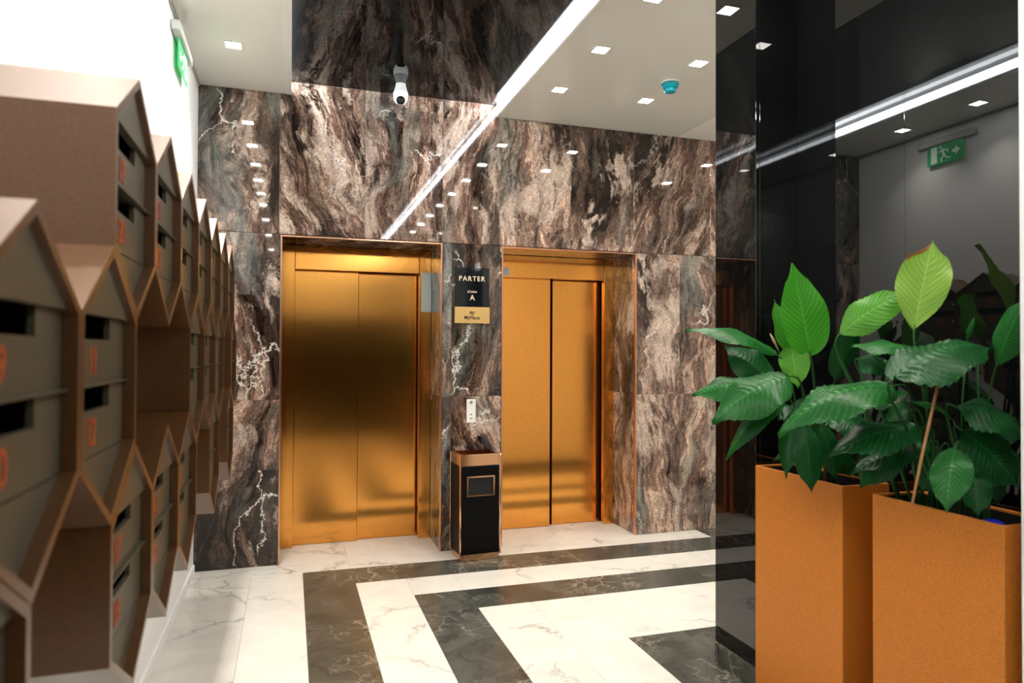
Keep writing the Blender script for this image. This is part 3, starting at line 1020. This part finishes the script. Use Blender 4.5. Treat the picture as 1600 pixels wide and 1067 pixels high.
def leaf(parent, base, tip, width, face=(0, 0, 1, 0), arch=.10, fold=.18, mname='leaf_mid', ribs=13, amp=.035, belly=.42, twist=0.0, tipdroop=0.0, stem_to=None, sr=.0036, sbow=(0, 0, .05)):
    """a lance-shaped ribbed blade; face = weights (right, towards camera, up, away) of the side it shows"""
    P0, P1 = Vector(base), Vector(tip)
    width *= 1.16; amp *= 1.0
    a = P1 - P0; Ln = a.length; u = a / Ln
    c = CAMDIR((P0 + P1) / 2)
    nrm = RIGHT * face[0] + c * face[1] + Vector((0, 0, 1)) * face[2]
    nrm = (nrm - u * nrm.dot(u)).normalized()
    side = u.cross(nrm)
    NS, NT = 90, 8
    vs, uvs, fs = [], [], []
    for i in range(NS + 1):
        s = i / NS
        # outline: rounded base, widest before the middle, drawn-out tip
        e1 = math.log(.5) / math.log(belly)
        wv = math.sin(math.pi * min(1, s ** e1)) ** .80
        if s > .80:
            wv *= 1 - .62 * ((s - .80) / .20) ** .8
        hw = max(.0006, width / 2 * wv)
        cen = P0 + a * s + nrm * (Ln * arch * 4 * s * (1 - s)) + Vector((0, 0, -1)) * Ln * tipdroop * s ** 3
        tw = twist * (s - .4)
        sd = side * math.cos(tw) + nrm * math.sin(tw)
        nn = nrm * math.cos(tw) - side * math.sin(tw)
        for j in range(-NT, NT + 1):
            t = j / NT
            at_ = abs(t)
            rib = amp * width * .5 * math.sin(2 * math.pi * ribs * (s - .22 * at_ ** 1.3)) * min(1, at_ * 2.2) * (1 - .35 * at_) * min(1, wv * 1.6)
            wavy = .05 * width * at_ ** 2 * math.sin(2 * math.pi * (2.1 * s + (.2 if t > 0 else .6)))
            off = fold * hw * (at_ ** 1.4) * -1 + rib + wavy
            if at_ < .06:
                off -= .012 * width
            vs.append(cen + sd * (hw * t) + nn * off)
            uvs.append(((t + 1) / 2, s))
    W = 2 * NT + 1
    for i in range(NS):
        for j in range(W - 1):
            fs.append((i * W + j, i * W + j + 1, (i + 1) * W + j + 1, (i + 1) * W + j))
    for v in vs:
        v.x = min(v.x, 2.112 + .05 * (v.x - 2.112)) if v.x > 2.112 else v.x
    org = (P0 + P1) / 2
    me = bpy.data.meshes.new('leaf')
    me.from_pydata([v - org for v in vs], [], fs)
    uvl = me.uv_layers.new(name='UVMap')
    for l in me.loops:
        uvl.data[l.index].uv = uvs[l.vertex_index]
    for p in me.polygons:
        p.use_smooth = True
    me.materials.append(M[mname])
    o = link(bpy.data.objects.new('leaf', me), parent, org)
    if stem_to is not None:
        S = Vector(stem_to); B = P0
        k1 = S.lerp(B, .45) + Vector(sbow)
        pts = []
        for i in range(13):
            t = i / 12
            # leave the soil upright, run into the blade along its axis
            q0, q1, q2, q3 = S, k1, B - u * min(.08, (B - S).length * .3), B + u * .02
            pts.append(q0 * (1 - t) ** 3 + q1 * 3 * t * (1 - t) ** 2 + q2 * 3 * t * t * (1 - t) + q3 * t ** 3)
        MB().tube(pts, [sr * (1.25 - .55 * i / 12) for i in range(13)], 7).build('petiole', M['stem'], o)
    return o


def soil(parent, y0, y1):
    m_ = MB()
    nx, ny = 8, 14
    x0, x1 = PX0 + .013, PX1 - .013
    y0 += .013; y1 -= .013
    vs = [(x0 + (x1 - x0) * i / nx, y0 + (y1 - y0) * j / ny, ZP - .06 + .012 * math.sin(i * 2.1 + j * 1.3) + random.uniform(-.004, .004)) for i in range(nx + 1) for j in range(ny + 1)]
    fs = [(i * (ny + 1) + j, i * (ny + 1) + j + 1, (i + 1) * (ny + 1) + j + 1, (i + 1) * (ny + 1) + j) for i in range(nx) for j in range(ny)]
    m_.add(vs, fs, True)
    return m_.build('soil', M['soil'], parent)


YLP, YRP = 2.28, 1.67
pa = empty('peace_lily', ((PX0 + PX1) / 2, YLP, ZP - .06), 'peace lily in the farther planter, one bright upright leaf against black glass', 'plant', 'peace lilies in the planters')
pb = empty('peace_lily', ((PX0 + PX1) / 2, YRP, ZP - .06), 'peace lily in the nearer planter, tall pale leaf with brown tip', 'plant', 'peace lilies in the planters')
soil(pa, *LP); soil(pb, *RP)


def root(parent, dx=0, dy=0):
    return Vector(((PX0 + PX1) / 2 + dx, (YLP if parent is pa else YRP) + dy, ZP - .06))


def C(px, py, Y, xmax=2.03):
    """a point of a plant seen at px, py, kept in front of the glass panel"""
    p = at(px, py, Y)
    if p.x > xmax:
        p = CAMP + (p - CAMP) * (xmax / p.x)
    return p


UPF, CAMF = (0, .25, 1, 0), (0, 1, .15, 0)
# farther plant ---------------------------------------------------------
leaf(pa, C(1267, 556, 2.20), C(1237, 411, 2.24), .150, (.25, 1, 0, 0), .03, -.20, 'leaf_bright', amp=.012, belly=.36, stem_to=root(pa, .0, -.02), sr=.006)
leaf(pa, C(1228, 552, 2.30), C(1210, 468, 2.34), .075, (-.75, .5, 0, 0), .05, .5, 'leaf_bright', amp=.02, belly=.45, stem_to=root(pa, .02, .06))
leaf(pa, C(1213, 553, 2.26), C(1070, 517, 2.46), .115, (0, .42, 1, 0), .13, .30, 'leaf_mid', amp=.03, belly=.45, stem_to=root(pa, -.03, .03), sbow=(0, 0, .12))
leaf(pa, C(1207, 596, 2.32), C(1132, 540, 2.46), .130, (0, .8, .7, 0), .06, .2, 'leaf_dark', amp=.02, stem_to=root(pa, -.01, .06))
leaf(pa, C(1232, 588, 2.10), C(1113, 662, 2.20), .185, (-.25, .75, .85, 0), .12, .30, 'leaf_mid', amp=.05, belly=.40, ribs=15, stem_to=root(pa, -.03, -.03), sbow=(0, 0, .16))
leaf(pa, C(1175, 598, 2.24), C(1082, 618, 2.36), .120, (0, .6, .8, 0), .08, .25, 'leaf_mid', amp=.04, stem_to=root(pa, -.04, .02), sbow=(0, 0, .14))
leaf(pa, C(1222, 624, 2.16), C(1134, 720, 2.22), .075, (-.5, .8, .5, 0), .14, .4, 'leaf_mid', amp=.03, belly=.35, stem_to=root(pa, -.05, -.02), sbow=(0, 0, .12))
leaf(pa, C(1236, 540, 2.26), C(1247, 607, 2.20), .098, (.1, 1, .2, 0), .06, -.2, 'leaf_lime', amp=.02, belly=.4, stem_to=root(pa, .01, .02), sbow=(0, 0, .18))
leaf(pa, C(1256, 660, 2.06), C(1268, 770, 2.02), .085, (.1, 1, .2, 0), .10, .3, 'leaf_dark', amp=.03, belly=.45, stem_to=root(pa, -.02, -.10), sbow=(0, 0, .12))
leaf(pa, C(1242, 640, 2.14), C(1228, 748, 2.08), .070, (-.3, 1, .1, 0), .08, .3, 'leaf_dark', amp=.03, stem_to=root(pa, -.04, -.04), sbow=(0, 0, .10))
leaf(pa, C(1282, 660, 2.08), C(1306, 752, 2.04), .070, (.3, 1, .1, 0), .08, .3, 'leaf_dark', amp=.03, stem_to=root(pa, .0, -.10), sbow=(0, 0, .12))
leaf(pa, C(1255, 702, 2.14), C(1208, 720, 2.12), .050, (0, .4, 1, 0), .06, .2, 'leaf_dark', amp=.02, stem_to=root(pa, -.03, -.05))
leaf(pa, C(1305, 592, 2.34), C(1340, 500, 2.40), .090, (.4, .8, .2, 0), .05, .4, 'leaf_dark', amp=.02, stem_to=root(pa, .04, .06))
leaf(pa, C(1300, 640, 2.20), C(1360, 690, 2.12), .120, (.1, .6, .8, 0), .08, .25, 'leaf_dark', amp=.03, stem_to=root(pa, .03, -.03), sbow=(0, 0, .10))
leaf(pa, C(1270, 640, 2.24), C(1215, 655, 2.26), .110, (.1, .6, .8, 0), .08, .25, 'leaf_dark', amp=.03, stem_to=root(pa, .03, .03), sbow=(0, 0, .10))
MB().tube([root(pa, -.02, .03), C(1240, 640, 2.28), C(1216, 546, 2.28)], [.003, .0026, .0024], 7).build('flower_stalk', M['stem'], pa)
MB().tube([C(1216, 546, 2.28), C(1209, 532, 2.285), C(1203, 521, 2.29)], [.0026, .005, .0015], 8).build('spadix', M['tan'], pa)
MB().tube([root(pa, .0, -.08), C(1276, 700, 2.10), C(1296, 650, 2.14)], [.0042, .0034, .0024], 7).build('dry_stalk', M['dry'], pa)

# nearer plant ----------------------------------------------------------
leaf(pb, C(1396, 603, 1.72), C(1216, 682, 1.86), .185, (-.15, .42, 1, 0), .16, .30, 'leaf_mid', amp=.06, belly=.38, ribs=16, stem_to=root(pb, -.02, .10), sbow=(0, 0, .22), sr=.004)
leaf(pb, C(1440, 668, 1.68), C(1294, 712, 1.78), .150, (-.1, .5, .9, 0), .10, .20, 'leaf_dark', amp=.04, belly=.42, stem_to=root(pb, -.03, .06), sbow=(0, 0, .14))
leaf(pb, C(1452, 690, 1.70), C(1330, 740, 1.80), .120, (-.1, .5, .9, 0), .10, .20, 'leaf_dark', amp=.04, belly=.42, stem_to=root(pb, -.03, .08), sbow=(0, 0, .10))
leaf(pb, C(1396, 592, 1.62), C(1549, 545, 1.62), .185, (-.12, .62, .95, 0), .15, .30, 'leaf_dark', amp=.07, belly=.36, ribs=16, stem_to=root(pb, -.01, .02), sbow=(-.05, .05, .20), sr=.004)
leaf(pb, C(1420, 545, 1.76), C(1330, 541, 1.90), .095, (0, .45, 1, 0), .08, .25, 'leaf_mid', amp=.05, belly=.40, stem_to=root(pb, -.01, .08), sbow=(0, 0, .20))
leaf(pb, C(1312, 522, 1.98), C(1421, 456, 1.84), .122, (-.30, .85, .55, 0), .10, .15, 'leaf_lime', amp=.05, belly=.45, stem_to=root(pb, -.02, .18), sbow=(-.02, .08, .25), sr=.007)
leaf(pb, C(1428, 516, 1.74), C(1457, 377, 1.78), .138, (-.15, 1, .05, 0), .03, -.15, 'leaf_pale', amp=.03, belly=.52, ribs=12, stem_to=root(pb, .0, .06), sbow=(0, 0, .2), sr=.005)
leaf(pb, C(1494, 636, 1.58), C(1604, 690, 1.50), .150, (.2, .6, .9, 0), .20, .25, 'leaf_dark', amp=.05, belly=.42, stem_to=root(pb, .0, -.04), sbow=(-.02, .02, .22), sr=.0042)
leaf(pb, C(1502, 672, 1.60), C(1592, 762, 1.50), .155, (.35, .9, .5, 0), .10, .20, 'leaf_dark', amp=.04, belly=.45, stem_to=root(pb, .02, -.06), sbow=(-.02, .02, .16))
leaf(pb, C(1556, 572, 1.58), C(1606, 462, 1.56), .085, (-.5, .8, .2, 0), .06, .5, 'leaf_mid', amp=.03, belly=.5, stem_to=root(pb, .03, -.05), sr=.004)
leaf(pb, C(1492, 700, 1.52), C(1479, 801, 1.46), .092, (-.2, 1, .25, 0), .10, .25, 'leaf_mid', amp=.05, belly=.40, stem_to=root(pb, -.02, -.08), sbow=(0, 0, .14))
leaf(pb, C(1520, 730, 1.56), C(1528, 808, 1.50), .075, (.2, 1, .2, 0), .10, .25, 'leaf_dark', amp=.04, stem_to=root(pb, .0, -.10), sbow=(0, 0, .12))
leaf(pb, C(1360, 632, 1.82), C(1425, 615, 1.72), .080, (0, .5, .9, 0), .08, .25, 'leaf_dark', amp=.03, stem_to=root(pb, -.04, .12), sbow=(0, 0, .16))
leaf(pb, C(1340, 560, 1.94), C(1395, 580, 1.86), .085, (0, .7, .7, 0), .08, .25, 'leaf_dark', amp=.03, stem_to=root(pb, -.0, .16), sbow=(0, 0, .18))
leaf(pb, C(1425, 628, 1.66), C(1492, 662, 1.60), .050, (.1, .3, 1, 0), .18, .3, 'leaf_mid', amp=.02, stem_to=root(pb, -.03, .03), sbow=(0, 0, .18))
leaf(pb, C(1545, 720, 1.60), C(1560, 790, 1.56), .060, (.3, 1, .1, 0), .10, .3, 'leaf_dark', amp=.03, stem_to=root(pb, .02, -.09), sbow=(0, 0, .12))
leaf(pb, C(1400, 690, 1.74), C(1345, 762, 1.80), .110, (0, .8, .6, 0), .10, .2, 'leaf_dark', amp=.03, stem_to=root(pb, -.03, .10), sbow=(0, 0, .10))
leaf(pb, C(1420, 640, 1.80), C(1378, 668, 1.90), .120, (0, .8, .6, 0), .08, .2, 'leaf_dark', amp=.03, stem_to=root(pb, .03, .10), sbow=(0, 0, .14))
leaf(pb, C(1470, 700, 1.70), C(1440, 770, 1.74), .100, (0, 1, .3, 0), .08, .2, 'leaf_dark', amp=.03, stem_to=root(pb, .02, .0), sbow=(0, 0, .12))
leaf(pa, C(1262, 620, 2.18), C(1252, 700, 2.14), .110, (.1, 1, .3, 0), .08, .2, 'leaf_dark', amp=.03, stem_to=root(pa, .0, .0), sbow=(0, 0, .12))
leaf(pa, C(1296, 690, 2.12), C(1330, 745, 2.10), .090, (.2, 1, .3, 0), .08, .2, 'leaf_dark', amp=.03, stem_to=root(pa, .03, -.05), sbow=(0, 0, .10))
MB().tube([root(pb, .02, .0), C(1503, 640, 1.66), C(1511, 532, 1.66)], [.0036, .003, .0026], 7).build('flower_stalk', M['stem'], pb)
MB().tube([C(1511, 534, 1.66), C(1515, 518, 1.66), C(1520, 505, 1.66), C(1522, 497, 1.66)], [.003, .0105, .007, .001], 10).build('flower_bud', M['leaf_mid'], pb)
MB().tube([C(1425, 790, 1.52), C(1440, 715, 1.56), C(1470, 582, 1.60)], [.0036, .0042, .0046], 8).build('dry_stalk', M['dry'], pb)
MB().tube([root(pb, .03, -.03), C(1530, 640, 1.64), C(1527, 560, 1.64)], [.0036, .003, .0026], 7).build('flower_stalk', M['stem'], pb)
# blue plastic liner showing over the soil of the nearer planter
li = MB()
yy0, yy1 = RP[0] + .014, RP[0] + .20
for (a, b) in (((PX0 + .015, yy0), (PX0 + .018, yy1)),):
    pts = []
    for k in range(13):
        t = k / 12
        pts.append(Vector((PX0 + .026 + .005 * math.sin(t * 9), yy0 + (yy1 - yy0) * t, ZP - .006 + .013 * math.sin(t * 7.0) - .012 * t)))
    vs = []
    for p in pts:
        vs += [p + Vector((0, 0, -.09)), p, p + Vector((.004, 0, .001)), p + Vector((.006, 0, -.088))]
    fs = []
    for k in range(12):
        for q in range(3):
            fs.append((k * 4 + q, k * 4 + q + 1, (k + 1) * 4 + q + 1, (k + 1) * 4 + q))
    li.add(vs, fs, True)
li.build('pot_liner', M['blue'], pb)
